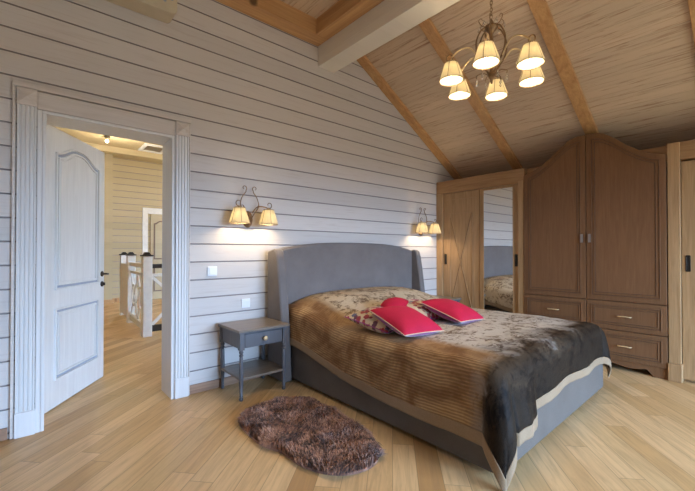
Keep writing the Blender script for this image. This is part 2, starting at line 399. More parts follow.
# door casing
tr = struct(build('trim_1', MB().box(DX0 - .02, DX0, WY - .02, WY + .26, 0, DZ).box(DX1, DX1 + .02, WY - .02, WY + .26, 0, DZ)
    .box(DX0 - .02, DX1 + .02, WY - .02, WY + .26, DZ, DZ + .02), M['white'], bevel=.003))
def pilaster(x0, x1):
    mb = MB(); y = WY - .03; n = 4; w = x1 - x0; fw = w * .13; gap = (w - n * fw) / (n + 1)
    pts = [(x0, WY), (x0, y)]
    for k in range(n):
        a = x0 + gap + k * (fw + gap); pts += [(a, y), (a + fw * .25, y + .009), (a + fw * .75, y + .009), (a + fw, y)]
    pts += [(x1, y), (x1, WY)]
    mb.prism(pts, .16, 2.155, 'z'); return mb
PL, PR = (-.042, .055), (.930, 1.030)
for nm, (a, b_) in (('l', PL), ('r', PR)):
    build('pilaster', pilaster(a, b_), M['white'], tr)
    build('plinth_block', MB().box(a - .004, b_ + .004, WY - .038, WY, 0, .16), M['white'], tr, bevel=.004)
    mb = MB().box(a - .003, b_ + .003, WY - .036, WY, 2.155, 2.265)
    cx, cz, h = (a + b_) / 2, 2.21, .045
    v = [mb.bm.verts.new(p) for p in ((cx - h, WY - .036, cz - h), (cx + h, WY - .036, cz - h), (cx + h, WY - .036, cz + h), (cx - h, WY - .036, cz + h), (cx, WY - .056, cz))]
    for i in range(4): mb.bm.faces.new([v[i], v[(i + 1) % 4], v[4]])
    build('corner_block', mb, M['whiteh'], tr)
build('inner_casing', MB().box(.058, DX0 - .021, WY - .022, WY, 0, DZ + .02).box(DX1 + .021, .927, WY - .022, WY, 0, DZ + .02), M['white'], tr, bevel=.003)
build('head_casing', MB().box(.058, .927, WY - .026, WY, DZ + .021, 2.262), M['whiteh'], tr, bevel=.004)
build('outer_strip', MB().box(-.066, -.048, WY - .022, WY, 0, 2.30).box(1.036, 1.046, WY - .022, WY, 0, 2.29).box(-.066, 1.046, WY - .034, WY, 2.27, 2.30), M['whiteh'], tr, bevel=.003)

# open door leaf
LW, LH = .865, 2.14
dr = bpy.data.objects.new('door_1', None); C.objects.link(dr); dr.location = (.098, 3.487, .008); dr.rotation_euler = (0, 0, math.atan2(.8337, .5523)); struct(dr)
build('door_leaf', MB().box(0, LW, 0, .042, 0, LH), M['doorw'], dr, world=False, bevel=.003)
def arch_outline(x0, x1, z0, zs, rise, inset=0, n=14):
    x0 += inset; x1 -= inset; z0 += inset
    pts = [(x0, z0), (x1, z0)]; 
    for k in range(n + 1):
        u = 1 - 2 * k / n; x = (x0 + x1) / 2 + u * (x1 - x0) / 2
        sh = smooth01((1 - abs(u)) / .85) if rise else 0
        pts.append((x, zs - inset + rise * sh))
    return pts
for (z0, zs, rise) in ((.895, 1.955, .085), (.205, .755, 0)):
    P = lambda i: arch_outline(.135, .755, z0, zs, rise, i)
    build('panel_moulding', MB().strip(P(0), P(.014), -.014, .001), M['doorw'], dr, world=False, bevel=.003)
    build('panel_groove', MB().strip(P(.016), P(.033), -.0015, .001), M['patina'], dr, world=False)
    build('panel_moulding', MB().strip(P(.035), P(.050), -.010, .001), M['doorw'], dr, world=False, bevel=.003)
    build('raised_panel', MB().prism(P(.062), -.006, .001), M['doorw'], dr, world=False, bevel=.003)
for z, kind in ((.98, 1), (.885, 0)):
    mb = MB().solid([(.001, 0), (.026, .002), (.026, .008), (.02, .012), (.001, .013)], LW - .045, 0, z, seg=18, mat=Matrix.Rotation(PI / 2, 3, 'X'))
    rose = build('handle_rose' if kind else 'lock_rose', mb, M['bronze'], dr, world=False, smooth=True)
    if kind:
        build('lever', MB().tube(catmull([(LW - .045, -.01, z), (LW - .045, -.05, z), (LW - .06, -.062, z), (LW - .10, -.064, z + .004)], 6), .009), M['bronze'], rose, world=False, smooth=True)
    else: build('thumb_turn', MB().box(LW - .049, LW - .041, -.032, -.01, z - .014, z + .014), M['bronze'], rose, world=False, bevel=.002)
for z in (.25, 1.05, 1.9): build('hinge', MB().solid([(.007, -.045), (.007, .045)], -.004, -.004, z, seg=10), M['brass'], dr, world=False, smooth=True)

# ------------------------------------------------------------------ hall
HZ, HY = 3.43, 10.2
mb = MB(); wallbox(mb, LX, 7.0, 0, 3.6, HY, -1, .2); struct(build('wall_hall_far', mb, [M['hallwall'], M['tongue']], norm=False))
struct(build('wall_hall_left', MB().box(LX - .2, LX, WY + .26, HY, 0, 3.6), M['hallwhite']))
struct(build('wall_hall_right', MB().box(6.8, 7.0, WY + .26, HY, 0, 3.6), M['hallwhite']))
struct(build('wall_hall_column', MB().box(.9, 1.52, HY - .25, HY - .01, 0, HZ), M['hallwall']))
struct(build('ceiling_hall', MB().box(LX, 7.0, WY + .26, HY, HZ, HZ + .1), M['hallwall']))
struct(build('baseboard_hall', MB().box(1.52, 2.1, HY - .02, HY, 0, .1).box(.9, 1.53, HY - .27, HY - .25, 0, .1), M['pine']))
tag(build('hall_ceiling_beam', MB().box(LX, 6.8, 9.2, 9.38, HZ - .12, HZ), M['hallwall']), 'cream boxed beam across the hall ceiling seen through the doorway', 'beam')
d2 = struct(build('trim_2', MB().box(2.18, 2.30, HY - .03, HY, 0, 2.28).box(2.85, 2.97, HY - .03, HY, 0, 2.28).box(2.30, 2.85, HY - .03, HY, 2.14, 2.28), M['hallwhite'], bevel=.004))
d3 = struct(build('door_2', MB().box(2.36, 2.84, HY - .045, HY - .012, .01, 2.13), M['hallwall'], bevel=.003))
P = lambda i, z0, zs, r: arch_outline(2.43, 2.78, z0, zs, r, i)
for a in ((1.0, 1.9, .07), (.2, .85, 0)): build('panel_moulding', MB().strip(P(0, *a), P(.03, *a), HY - .058, HY - .044), M['acdark'], d3)
# balustrade round the stair opening
RZ = 1.05
def post(x, y, h, label):
    t_ = thing('newel_post', label, 'post', (x, y, 0), group='newel posts of the stair balustrade')
    build('post_shaft', MB().box(x - .06, x + .06, y - .06, y + .06, 0, h), M['hallwhite'], t_, bevel=.006)
    build('post_cap', MB().box(x - .072, x + .072, y - .072, y + .072, h, h + .022).prism([(x - .05, h + .022), (x + .05, h + .022), (x + .022, h + .06), (x - .022, h + .06)], y - .045, y + .045, 'y'), M['black'], t_, bevel=.006)
post(1.305, 5.82, 1.13, 'cream newel post with black cap nearest the bedroom door')
post(1.365, 7.17, 1.13, 'cream newel post with black cap, middle one of the three in the hall')
post(1.425, 8.10, 1.13, 'cream newel post with black cap, farthest back in the hall')
def railing(p, q, label, topmat, ring=True):
    p, q = Vector(p), Vector(q); L = (q - p).length; d = (q - p) / L; a = math.atan2(d.y, d.x)
    t_ = thing('stair_railing', label, 'railing', (p.x, p.y, 0), (0, 0, a), group='railing panels of the stair balustrade')
    build('handrail', MB().box(0, L, -.035, .035, RZ - .09, RZ - .03), topmat, t_, world=False, bevel=.006)
    build('bottom_rail', MB().box(0, L, -.025, .025, .06, .15), topmat, t_, world=False, bevel=.004)
    build('upper_rail', MB().box(0, L, -.02, .02, RZ - .21, RZ - .17), M['hallwhite'], t_, world=False, bevel=.004)
    z0, z1 = .15, RZ - .21; n = max(1, round(L / .7)); w = L / n
    for k in range(n):
        for s_ in (0, 1):
            A = (k * w + (w if s_ else 0), z0); B = (k * w + (0 if s_ else w), z1); dx, dz = B[0] - A[0], B[1] - A[1]; l = math.hypot(dx, dz); nx, nz = -dz / l * .02, dx / l * .02
            build('cross_slat', MB().prism([(A[0] - nx, A[1] - nz), (B[0] - nx, B[1] - nz), (B[0] + nx, B[1] + nz), (A[0] + nx, A[1] + nz)], -.012 + s_ * .002, .012 - s_ * .002), M['hallwhite'], t_, world=False)
        if ring:
            ci = [((k + .5) * w + .15 * math.cos(2 * PI * i / 24), (z0 + z1) / 2 + .15 * math.sin(2 * PI * i / 24)) for i in range(24)]
            co = [((k + .5) * w + .18 * math.cos(2 * PI * i / 24), (z0 + z1) / 2 + .18 * math.sin(2 * PI * i / 24)) for i in range(24)]
            build('ring', MB().strip(co, ci, -.018, .018), M['hallwhite'], t_, world=False)
railing((1.308, 5.882, 0), (1.362, 7.108, 0), 'white lattice railing panel between the near and middle newel posts', M['hallwhite'])
railing((1.367, 5.82, 0), (4.2, 5.82, 0), 'railing panel with black handrail running right from the near newel post', M['black'])
tag(build('stair_gate', MB().box(1.37, 1.42, 7.232, 8.038, .05, .98), M['hallwhite'], bevel=.006), 'solid pale panel between the middle and far newel posts', 'panel')
# hall lights
t_ = thing('hall_ceiling_lamp', 'small lit bulb fitting on the hall ceiling seen through the doorway', 'ceiling lamp', (1.187, 8.43, HZ))
build('mount', MB().solid([(.05, -.03), (.05, 0)], 1.187, 8.43, HZ, seg=16), M['bronze'], t_, smooth=True)
build('bulb', MB().ball((1.187, 8.43, HZ - .10), .03), M['bulb'], t_, smooth=True)
t_ = thing('ceiling_vent', 'white square ventilation grille on the hall ceiling', 'vent', (2.08, 8.78, HZ))
build('vent_frame', MB().strip([(1.85, 8.46), (2.33, 8.46), (2.33, 9.1), (1.85, 9.1)], [(1.92, 8.55), (2.26, 8.55), (2.26, 9.0), (1.92, 9.0)], HZ - .025, HZ, 'z'), M['plastic'], t_)
mb = MB()
for k in range(5): mb.box(1.92, 2.26, 8.57 + k * .09, 8.60 + k * .09, HZ - .02, HZ - .005)
build('louvre', mb, M['chrome'], t_)

# ------------------------------------------------------------------ switch, outlet, air conditioner
t_ = thing('light_switch', 'square white light switch on the wall between door casing and sconce', 'light switch', (1.238, WY, 1.028))
build('frame', MB().box(1.196, 1.280, WY - .010, WY, .986, 1.070), M['plastic'], t_, bevel=.003)
build('rocker', MB().box(1.209, 1.267, WY - .015, WY - .008, .999, 1.057), M['plastic'], t_, bevel=.002)
t_ = thing('wall_outlet', 'square white power outlet low on the wall above the left nightstand', 'outlet', (1.553, WY, .72))
build('frame', MB().box(1.511, 1.595, WY - .010, WY, .678, .762), M['plastic'], t_, bevel=.003)
build('socket', MB().strip([(1.553 + .026 * math.cos(a * PI / 8), .72 + .026 * math.sin(a * PI / 8)) for a in range(16)], [(1.553 + .02 * math.cos(a * PI / 8), .72 + .02 * math.sin(a * PI / 8)) for a in range(16)], WY - .013, WY - .008), M['plastic'], t_)
t_ = thing('air_conditioner', 'beige wall air conditioner high above the doorway at the picture top', 'air conditioner', (.5, WY, 3.1))
def rr(x0, x1, z0, z1, r, n=5):
    out = []
    for cx, cz, a0 in ((x1 - r, z0 + r, -PI / 2), (x1 - r, z1 - r, 0), (x0 + r, z1 - r, PI / 2), (x0 + r, z0 + r, PI)):
        out += [(cx + r * math.cos(a0 + k * PI / 2 / n), cz + r * math.sin(a0 + k * PI / 2 / n)) for k in range(n + 1)]
    return out
build('body', MB().prism(rr(.08, .895, 3.05, 3.33, .05), WY - .17, WY), M['acbody'], t_, bevel=.01)
build('front_panel_line', MB().strip(rr(.14, .74, 3.115, 3.30, .004), rr(.147, .733, 3.122, 3.293, .004), WY - .1725, WY - .168), M['acdark'], t_)
for x, z in ((.80, 3.19), (.80, 3.13), (.85, 3.16)): build('indicator_mark', MB().solid([(.001, -.002), (.012, 0), (.001, .002)], x, WY - .172, z, seg=12, mat=Matrix.Rotation(PI / 2, 3, 'X')), M['patina'], t_, smooth=True)

# ------------------------------------------------------------------ wardrobes on the right
FX = 4.535
ZH0, ZH1 = 2.03, 2.207
t_ = thing('sliding_wardrobe', 'golden oak corner wardrobe with an X door and a mirror door', 'wardrobe', (4.85, 2.6, 0))
build('carcass', MB().box(4.625, RX - .03, 1.97, WY - .005, 0, .04).box(4.625, RX - .03, 1.97, WY - .005, 2.05, 2.19).box(5.09, RX - .03, 1.97, WY - .005, .04, 2.05), M['oak'], t_)
build('header', MB().box(FX + .075, 4.62, 1.33, 1.96, ZH0, ZH1).box(FX, 4.62, 1.961, WY - .002, ZH0, ZH1), M['oaky'], t_, bevel=.004)
build('end_stile', MB().box(FX, 4.62, 3.125, WY, 0, ZH0), M['oak'], t_, bevel=.004)
build('post', MB().box(FX - .006, 4.62, 1.968, 2.035, 0, ZH0 + .03), M['oak'], t_, bevel=.004)
def xdoor(y0, y1, x, par, mirror=False, handle_y=None, handle_mat=None, hz=1.09):
    d = build('sliding_door', MB().box(x, x + .03, y0, y1, .03, ZH0 - .002), M['oak'], par, bevel=.003)
    hy = handle_y
    hd = build('pull_handle', MB().strip(rrs(hy - .018, hy + .018, hz - .075, hz + .075, .008), rrs(hy - .010, hy + .010, hz - .062, hz + .062, .005), x - .006, x + .001, 'x'), M['bronze'], d, bevel=.001)
    build('recess', MB().box(x - .001, x + .0005, hy - .011, hy + .011, hz - .064, hz + .064), M['dark'], hd)
    return d
def rrs(a, b, c, d, r): return rr(a, b, c, d, r, 3)
d = xdoor(2.56, 3.122, 4.565, t_, handle_y=3.085)
y0, y1, z0, z1 = 2.655, 3.02, .12, 1.74
def groove(p, q, w=.006):
    (a, b), (c, e) = p, q; l = math.hypot(c - a, e - b); nx, nz = -(e - b) / l * w, (c - a) / l * w
    return [(a - nx, b - nz), (c - nx, e - nz), (c + nx, e + nz), (a + nx, b + nz)]
mb = MB()
build('panel_frame', MB().strip([(y0, z0), (y1, z0), (y1, z1), (y0, z1)], [(y0 + .012, z0 + .012), (y1 - .012, z0 + .012), (y1 - .012, z1 - .012), (y0 + .012, z1 - .012)], 4.557, 4.566, 'x'), M['oak'], d, bevel=.002)
zc = 1.06; hh = 1.74 - zc
for sx in (0, 1):
    A = (y0 + .01, z1 - .01) if sx else (y1 - .01, z1 - .01); B = (y1 - .01, zc - hh + .0) if sx else (y0 + .01, zc - hh)
    build('cross_moulding', MB().prism(groove(A, B, .006), 4.556 + sx * .0008, 4.566, 'x'), M['oak'], d, bevel=.002)
    build('cross_shadow_line', MB().prism(groove((A[0] + .012, A[1]), (B[0] + .012, B[1]), .003), 4.5635, 4.566, 'x'), M['cabg'], d)  # thin dark strip painted beside each cross moulding as its shadow
build('top_rail', MB().box(4.558, 4.566, 2.60, 3.08, 1.93, 1.94), M['oak'], d)
d = xdoor(2.04, 2.548, 4.553, t_, handle_y=2.066)
build('mirror', MB().box(4.549, 4.5525, 2.105, 2.492, .42, 2.0), M['mirror'], d)
ml = MB().strip([(2.097, .412), (2.50, .412), (2.50, 2.008), (2.097, 2.008)], [(2.107, .422), (2.49, .422), (2.49, 1.998), (2.107, 1.998)], 4.545, 4.5535, 'x')
build('mirror_bead', ml, M['oak'], d, bevel=.001)

# arched cabinet
t_ = thing('arched_wardrobe', 'taupe brown wardrobe with a bell-arched top and drawers below', 'wardrobe', (4.85, 1.3, 0))
YC, YL, YR = 1.307, 1.962, .648
AZ = [(0, 2.45), (.08, 2.448), (.15, 2.432), (.25, 2.362), (.36, 2.262), (.47, 2.185), (.56, 2.14), (.66, 2.112)]
def az(d):
    d = abs(d)
    for (a, za), (b_, zb) in zip(AZ, AZ[1:]):
        if d <= b_: u = (d - a) / (b_ - a); return za + (zb - za) * u
    return AZ[-1][1]
FC = 4.520
build('carcass', MB().box(4.63, RX - .03, YR + .02, YL - .02, .1, 2.08).prism([(YR, .1), (YL, .1)] + [(YL + (YR - YL) * k / 24, az(YL + (YR - YL) * k / 24 - YC) - .012) for k in range(25)], FC + .024, 4.60, 'x'), M['cab'], t_)
def cdoor(ya, yb, hy):
    n = 20
    def out(i):
        a, b_ = ya + i, yb - i
        return [(a, .697 + i), (b_, .697 + i)] + [(b_ + (a - b_) * k / n, az(b_ + (a - b_) * k / n - YC) - i * 1.15) for k in range(n + 1)]
    d = build('wardrobe_door', MB().prism(out(0), FC, FC + .022, 'x'), M['cab'], t_, bevel=.004)
    build('moulding', MB().strip(out(.045), out(.052), FC - .006, FC + .001, 'x'), M['cab'], d, bevel=.002)
    build('groove', MB().strip(out(.053), out(.058), FC - .0012, FC + .001, 'x'), M['cabg'], d)
    build('moulding', MB().strip(out(.070), out(.078), FC - .005, FC + .001, 'x'), M['cab'], d, bevel=.002)
    build('groove', MB().strip(out(.079), out(.084), FC - .0012, FC + .001, 'x'), M['cabg'], d)
    hd = build('door_pull', MB().box(FC - .022, FC - .014, hy - .012, hy + .012, 1.295, 1.385).box(FC - .015, FC, hy - .006, hy + .006, 1.305, 1.32).box(FC - .015, FC, hy - .006, hy + .006, 1.36, 1.375), M['chrome'], d, bevel=.002)
cdoor(YC + .003, YL, YC + .036); cdoor(YR, YC - .003, YC - .036)
def drawer(ya, yb, za, zb):
    def out(i): return [(ya + i, za + i), (yb - i, za + i), (yb - i, zb - i), (ya + i, zb - i)]
    d = build('drawer', MB().prism(out(0), FC, FC + .022, 'x'), M['cab'], t_, bevel=.004)
    build('moulding', MB().strip(out(.038), out(.046), FC - .006, FC + .001, 'x'), M['cab'], d, bevel=.002)
    build('groove', MB().strip(out(.047), out(.052), FC - .0012, FC + .001, 'x'), M['cabg'], d)
    build('moulding', MB().strip(out(.062), out(.069), FC - .005, FC + .001, 'x'), M['cab'], d, bevel=.002)
    build('groove', MB().strip(out(.070), out(.074), FC - .0012, FC + .001, 'x'), M['cabg'], d)
    yc, zc = (ya + yb) / 2, (za + zb) / 2
    build('drawer_handle', MB().tube(catmull([(FC, yc - .055, zc), (FC - .022, yc - .048, zc), (FC - .026, yc, zc + .003), (FC - .022, yc + .048, zc), (FC, yc + .055, zc)], 5), .006, 8), M['brass'], d, smooth=True)
for ya, yb in ((YC + .003, YL), (YR, YC - .003)):
    drawer(ya, yb, .406, .689); drawer(ya, yb, .105, .398)
pts = [(YR, .0), (YR + .10, .0)]
for k in range(21):
    u = k / 20; y = YR + .10 + u * (YL - YR - .2); pts.append((y, .055 + .012 * math.cos(u * 6 * PI) if 0 < k < 20 else .0))
pts += [(YL, 0), (YL, .103), (YR, .103)]
build('plinth', MB().prism(pts, FC + .012, FC + .03, 'x'), M['cab'], t_)

# right hand sliding wardrobe
t_ = thing('sliding_wardrobe', 'golden oak wardrobe with a plinthed pillar at the right picture edge', 'wardrobe', (4.85, -.3, 0))
build('carcass', MB().box(4.625, RX - .03, -1.6, .64, 0, .04).box(4.625, RX - .03, -1.6, .64, 2.05, 2.19).box(5.09, RX - .03, -1.6, .64, .04, 2.05), M['oak'], t_)
build('header', MB().box(FX + .075, 4.62, .65, 1.325, 2.045, ZH1).box(FX, 4.62, -1.6, .649, 2.045, ZH1), M['oaky'], t_, bevel=.004)
build('pillar', MB().box(FX - .012, 4.62, .552, .640, .165, ZH1 + .0), M['oak'], t_, bevel=.004)
build('pillar_base', MB().box(FX - .026, 4.62, .545, .646, 0, .165), M['oak'], t_, bevel=.006)
xdoor(-.25, .548, 4.565, t_, handle_y=.505); xdoor(-1.05, -.26, 4.553, t_, handle_y=-.3); 
build('end_stile', MB().box(FX, 4.62, -1.6, -1.06, 0, 2.045), M['oak'], t_, bevel=.004)

# ------------------------------------------------------------------ bed
BX0, BX1, BY0, BY1 = 1.865, 3.78, .935, 3.08
BC = 2.82; BH = .98
bed = thing('double_bed', 'wide taupe upholstered bed with a winged, gently arched headboard', 'bed', (BC, 2.0, 0))
build('bed_base', MB().prism([(BX0, BY0), (BX1, BY0 + .03), (BX1, BY1), (BX0, BY1)], .025, .36, 'z'), M['basefab'], bed, bevel=.018)
build('mattress', MB().prism([(BX0 + .03, BY0 + .03), (BX1 - .03, BY0 + .06), (BX1 - .03, BY1 - .01), (BX0 + .03, BY1 - .01)], .36, .53, 'z'), M['basefab'], bed, bevel=.05)
for fx in (BX0 + .12, BX1 - .12):
    for fy in (BY0 + .16, 2.84): build('foot_block', MB().box(fx - .04, fx + .04, fy - .04, fy + .04, 0, .03), M['black'], bed)
hz = lambda x: 1.297 - .085 * abs((x - BC) / 1.0) ** 3
build('headboard', MB().prism([(1.80, .02), (3.84, .02)] + [(3.84 - 2.04 * k / 24, hz(3.84 - 2.04 * k / 24)) for k in range(25)], 3.085, 3.18), M['uph'], bed, bevel=.02, smooth=True)
for xa, xb in ((1.752, 1.842), (3.80, 3.885)):
    pr = [(3.18, .02), (2.875, .02), (2.895, .35), (2.925, .65), (2.965, .95), (2.995, 1.13), (3.02, 1.20), (3.06, 1.225), (3.18, 1.20)]
    build('headboard_wing', MB().prism(pr, xa, xb, 'x'), M['uph'], bed, bevel=.016, smooth=True)

# coverlet
def skew(x, y): return .016 * (x - BX0) * smooth01((2.9 - y) / 2.) * (1 if x > BX0 else 0)
ER = .10
IX0, IX1, IY0 = BX0 - .012 + ER, BX1 + .012 - ER, BY0 - .012 + ER   # rectangle that lies flat
def ztop(x, y):
    hump = .125 * smooth01((y - 2.15) / .75) * (1 - min(1, abs((x - BC) / BH)) ** 4.5)
    side = .055 * smooth01((y - 2.1) / .8)
    n = .010 * noise.noise(Vector((x * 3, y * 3, 1))) + .004 * noise.noise(Vector((x * 11, y * 9, 4)))
    crown = .03 * (1 - min(1, abs((x - BC) / BH)) ** 2)
    return .575 + hump + side + n + crown
QF = .385
def ov_left(y): return .40 + .085 * smooth01((3.0 - y) / 2.1)
def ov_right(y): return .36
def ov_foot(x):
    f = .13 * smooth01((IX0 + .33 - x) / .07) * 1.0
    return QF + f * .60
YT = 3.06
def cov(S_, T_):
    """S_ in [-1, 2]: <0 left overhang, 0..1 flat, >1 right; T_ in [0,1] flat from the head, >1 foot overhang"""
    x = IX0 + (IX1 - IX0) * min(1, max(0, S_)); y = YT + (IY0 - YT) * min(1, T_)
    a = -S_ * ov_left(y) if S_ < 0 else ((S_ - 1) * ov_right(y) if S_ > 1 else 0); sx = -1 if S_ < 0 else 1
    b = (T_ - 1) * ov_foot(x) if T_ > 1 else 0
    q = math.hypot(a, b); zt = ztop(x, y)
    s_m = (IX0 - a if S_ < 0 else (IX1 + a if S_ > 1 else x)) - IX0 + .5; t_m = (YT - y) + b
    if q < 1e-6: return (x, y + skew(x, y), zt), (s_m, t_m)
    dx, dy = sx * a / q, -b / q; c2 = 2 * abs(dx * dy)
    if q < PI / 2 * ER: h, d = ER * math.sin(q / ER), ER * (1 - math.cos(q / ER))
    else: h, d = ER, ER + q - PI / 2 * ER
    h += c2 * (.035 * smooth01(q / .25)) + .10 * c2 * c2 * smooth01((q - .1) / .3) * (.6 if sx < 0 else .15)
    low = smooth01((d - .06) / .3)
    wv = .012 * low * math.sin(s_m * 9 + 1.5 * math.sin(t_m * 2)) if b > a else .010 * low * math.sin(t_m * 5.5 + .7)
    h += wv + .01 * low
    if b > 0 and S_ >= 0: h += .035 * smooth01((IX0 + .33 - x) / .07) * low + .02 * low * math.exp(-((x - IX0 - .15) / .05) ** 2)
    z = zt - d
    X_, Y_ = x + dx * h, y + dy * h
    return (X_, Y_ + skew(X_, Y_), max(z, .004)), (s_m, t_m)
NS, NT_ = 46, 40
Sv = [-1 + k / NS for k in range(NS)] + [k / 70 for k in range(70)] + [1 + k / NS for k in range(NS + 1)]
Tv = [k / 80 for k in range(80)] + [1 + k / NT_ for k in range(NT_ + 1)]
bmA, bmB = MB(), MB()
uvA, uvB = bmA.bm.loops.layers.uv.new('UVMap'), bmB.bm.loops.layers.uv.new('UVMap')
G_ = [[cov(s_, t_) for t_ in Tv] for s_ in Sv]; HB = .15
vA, vB = {}, {}
for i in range(len(Sv) - 1):
    for j in range(len(Tv) - 1):
        s_, t_ = (Sv[i] + Sv[i + 1]) / 2, (Tv[j] + Tv[j + 1]) / 2
        hem = s_ < -1 + HB or s_ > 2 - HB or t_ > 2 - HB
        mb_, vd, lay = (bmB, vB, uvB) if hem else (bmA, vA, uvA)
        ks = [(i, j), (i + 1, j), (i + 1, j + 1), (i, j + 1)]
        for k in ks:
            if k not in vd: vd[k] = mb_.bm.verts.new(G_[k[0]][k[1]][0])
        f = mb_.bm.faces.new([vd[k] for k in ks])
        for lp, k in zip(f.loops, ks): lp[lay].uv = G_[k[0]][k[1]][1]
cv = thing('bedspread', 'brown ribbed and mottled velvet bedspread with tan border draped over the bed', 'bedspread', (BC, 2.0, .55))
build('spread_field', bmA, M['cover'], cv, smooth='all', solid=.006, norm=False)
build('border_band', bmB, M['hem'], cv, smooth='all', solid=.009, norm=False)

# cushions
def cushion(w, h, t, mat_top, name, label, loc, rot, pip='piping', under=None, roundness=None, group='cushions on the bed'):
    th = thing(name, label, 'cushion', loc, rot, group)
    N = 28; mb = MB()
    def edge(u, v):
        # pinched corners: sides bow inwards
        if roundness: 
            r_ = max(abs(u), abs(v)); l = math.hypot(u, v)
            if l > 1e-9: u, v = u * r_ / l, v * r_ / l
            return w / 2 * u, h / 2 * v
        k = .045
        return w / 2 * u * (1 - k * (1 - v * v)), h / 2 * v * (1 - k * (1 - u * u))
    for sd in (1, -1):
        def fn(a, b):
            u, v = 2 * a - 1, 2 * b - 1; x, y = edge(u, v)
            q = (1 - abs(u) ** 2.4) * (1 - abs(v) ** 2.4) if not roundness else 1 - max(abs(u), abs(v)) ** 2.4
            z = t / 2 * max(0, q) ** .55 * sd
            z *= 1 + .10 * noise.noise(Vector((x * 6, y * 6, loc[0] * 5 + sd)))
            return (x, y, z)
        m_ = MB().sheet(fn, N, N)
        bmesh.ops.recalc_face_normals(m_.bm, faces=m_.bm.faces)
        build('cushion_face' if sd > 0 else 'cushion_back', m_, M[mat_top if sd > 0 or not under else under], th, world=False, smooth='all')
    ring = []
    for k in range(96):
        s_ = k / 24; e = int(s_); f = 2 * (s_ - e) - 1
        u, v = [(f, -1), (1, f), (-f, 1), (-1, -f)][e]; x, y = edge(u, v); ring.append((x, y, 0))
    build('piping', MB().tube(ring, .0034, 8, closed=True), M[pip], th, world=False, smooth='all')
    return th
R = math.radians
cushion(.42, .42, .15, 'floral', 'patterned_cushion', 'floral patterned cushion in cream and dark red, poking out left of the front red cushion', (2.13, 2.03, .665), (R(9), R(-3), R(6)), 'redpurple', group=None)
cushion(.42, .42, .15, 'floral', 'patterned_cushion', 'floral patterned cushion squeezed between the two large red cushions', (2.68, 2.10, .672), (R(12), 0, R(-12)), 'redpurple', group=None)
cushion(.395, .41, .15, 'red', 'red_cushion', 'large crimson square cushion with cream piping, the one nearer the nightstand', (2.135, 1.79, .69), (R(17), R(2), R(-6)), under='redpurple', group=None)
cushion(.43, .41, .15, 'red', 'red_cushion', 'large crimson square cushion with cream piping, the one nearer the wardrobes', (2.79, 1.82, .690), (R(17), R(4), R(4)), under='redpurple', group=None)
cushion(.30, .26, .14, 'red', 'round_cushion', 'small rounded crimson cushion lying behind the two large red ones', (2.53, 2.22, .70), (R(18), 0, R(-30)), 'red', roundness=True, group=None)

# ------------------------------------------------------------------ nightstands
def nightstand(label, x0, x1, y0, y1):
    H = .572
    t_ = thing('nightstand', label, 'nightstand', ((x0 + x1) / 2, (y0 + y1) / 2, 0), group='pair of nightstands beside the bed')
    build('table_top', MB().box(x0 - .02, x1 + .02, y0 - .02, y1, H - .022, H), M['nstop'], t_, bevel=.006)
    build('top_edge', MB().box(x0 - .014, x1 + .014, y0 - .014, y1, H - .030, H - .0215), M['nstand'], t_, bevel=.003)
    build('apron', MB().box(x0 + .006, x1 - .006, y0 + .02, y1 - .01, H - .155, H - .03), M['nstand'], t_, bevel=.002)
    dw = build('drawer', MB().box(x0 + .045, x1 - .045, y0 + .004, y0 + .024, H - .145, H - .04), M['nstand'], t_, bevel=.003)
    build('knob', MB().solid([(.006, 0), (.006, .012), (.016, .018), (.019, .026), (.012, .034), (.001, .036)], (x0 + x1) / 2, y0 + .004, H - .092, seg=16, mat=Matrix.Rotation(PI / 2, 3, 'X')), M['brass'], dw, smooth=True)
    build('shelf', MB().box(x0 + .005, x1 - .005, y0 + .01, y1 - .005, .165, .183), M['nstop'], t_, bevel=.003)
    for lx in (x0 + .02, x1 - .02):
        for ly in (y0 + .02, y1 - .02):
            mb = MB().box(lx - .02, lx + .02, ly - .02, ly + .02, H - .165, H - .03)
            prof = [(.011, 0), (.016, .008), (.017, .02), (.010, .03), (.016, .036), (.012, .042), (.018, .16), (.0185, .20), (.017, .30), (.0145, .345), (.011, .352), (.019, .362), (.011, .372), (.014, .378), (.019, .39), (.014, .40), (.018, H - .165)]
            mb.solid(prof, lx, ly, 0, seg=16); build('leg', mb, M['nstand'], t_, smooth=True)
nightstand('grey nightstand with turned legs and brass knob left of the bed', 1.295, 1.728, 2.785, 3.195)
nightstand('grey nightstand on the far side of the bed, mostly hidden by cushions', 4.01, 4.44, 2.785, 3.195)

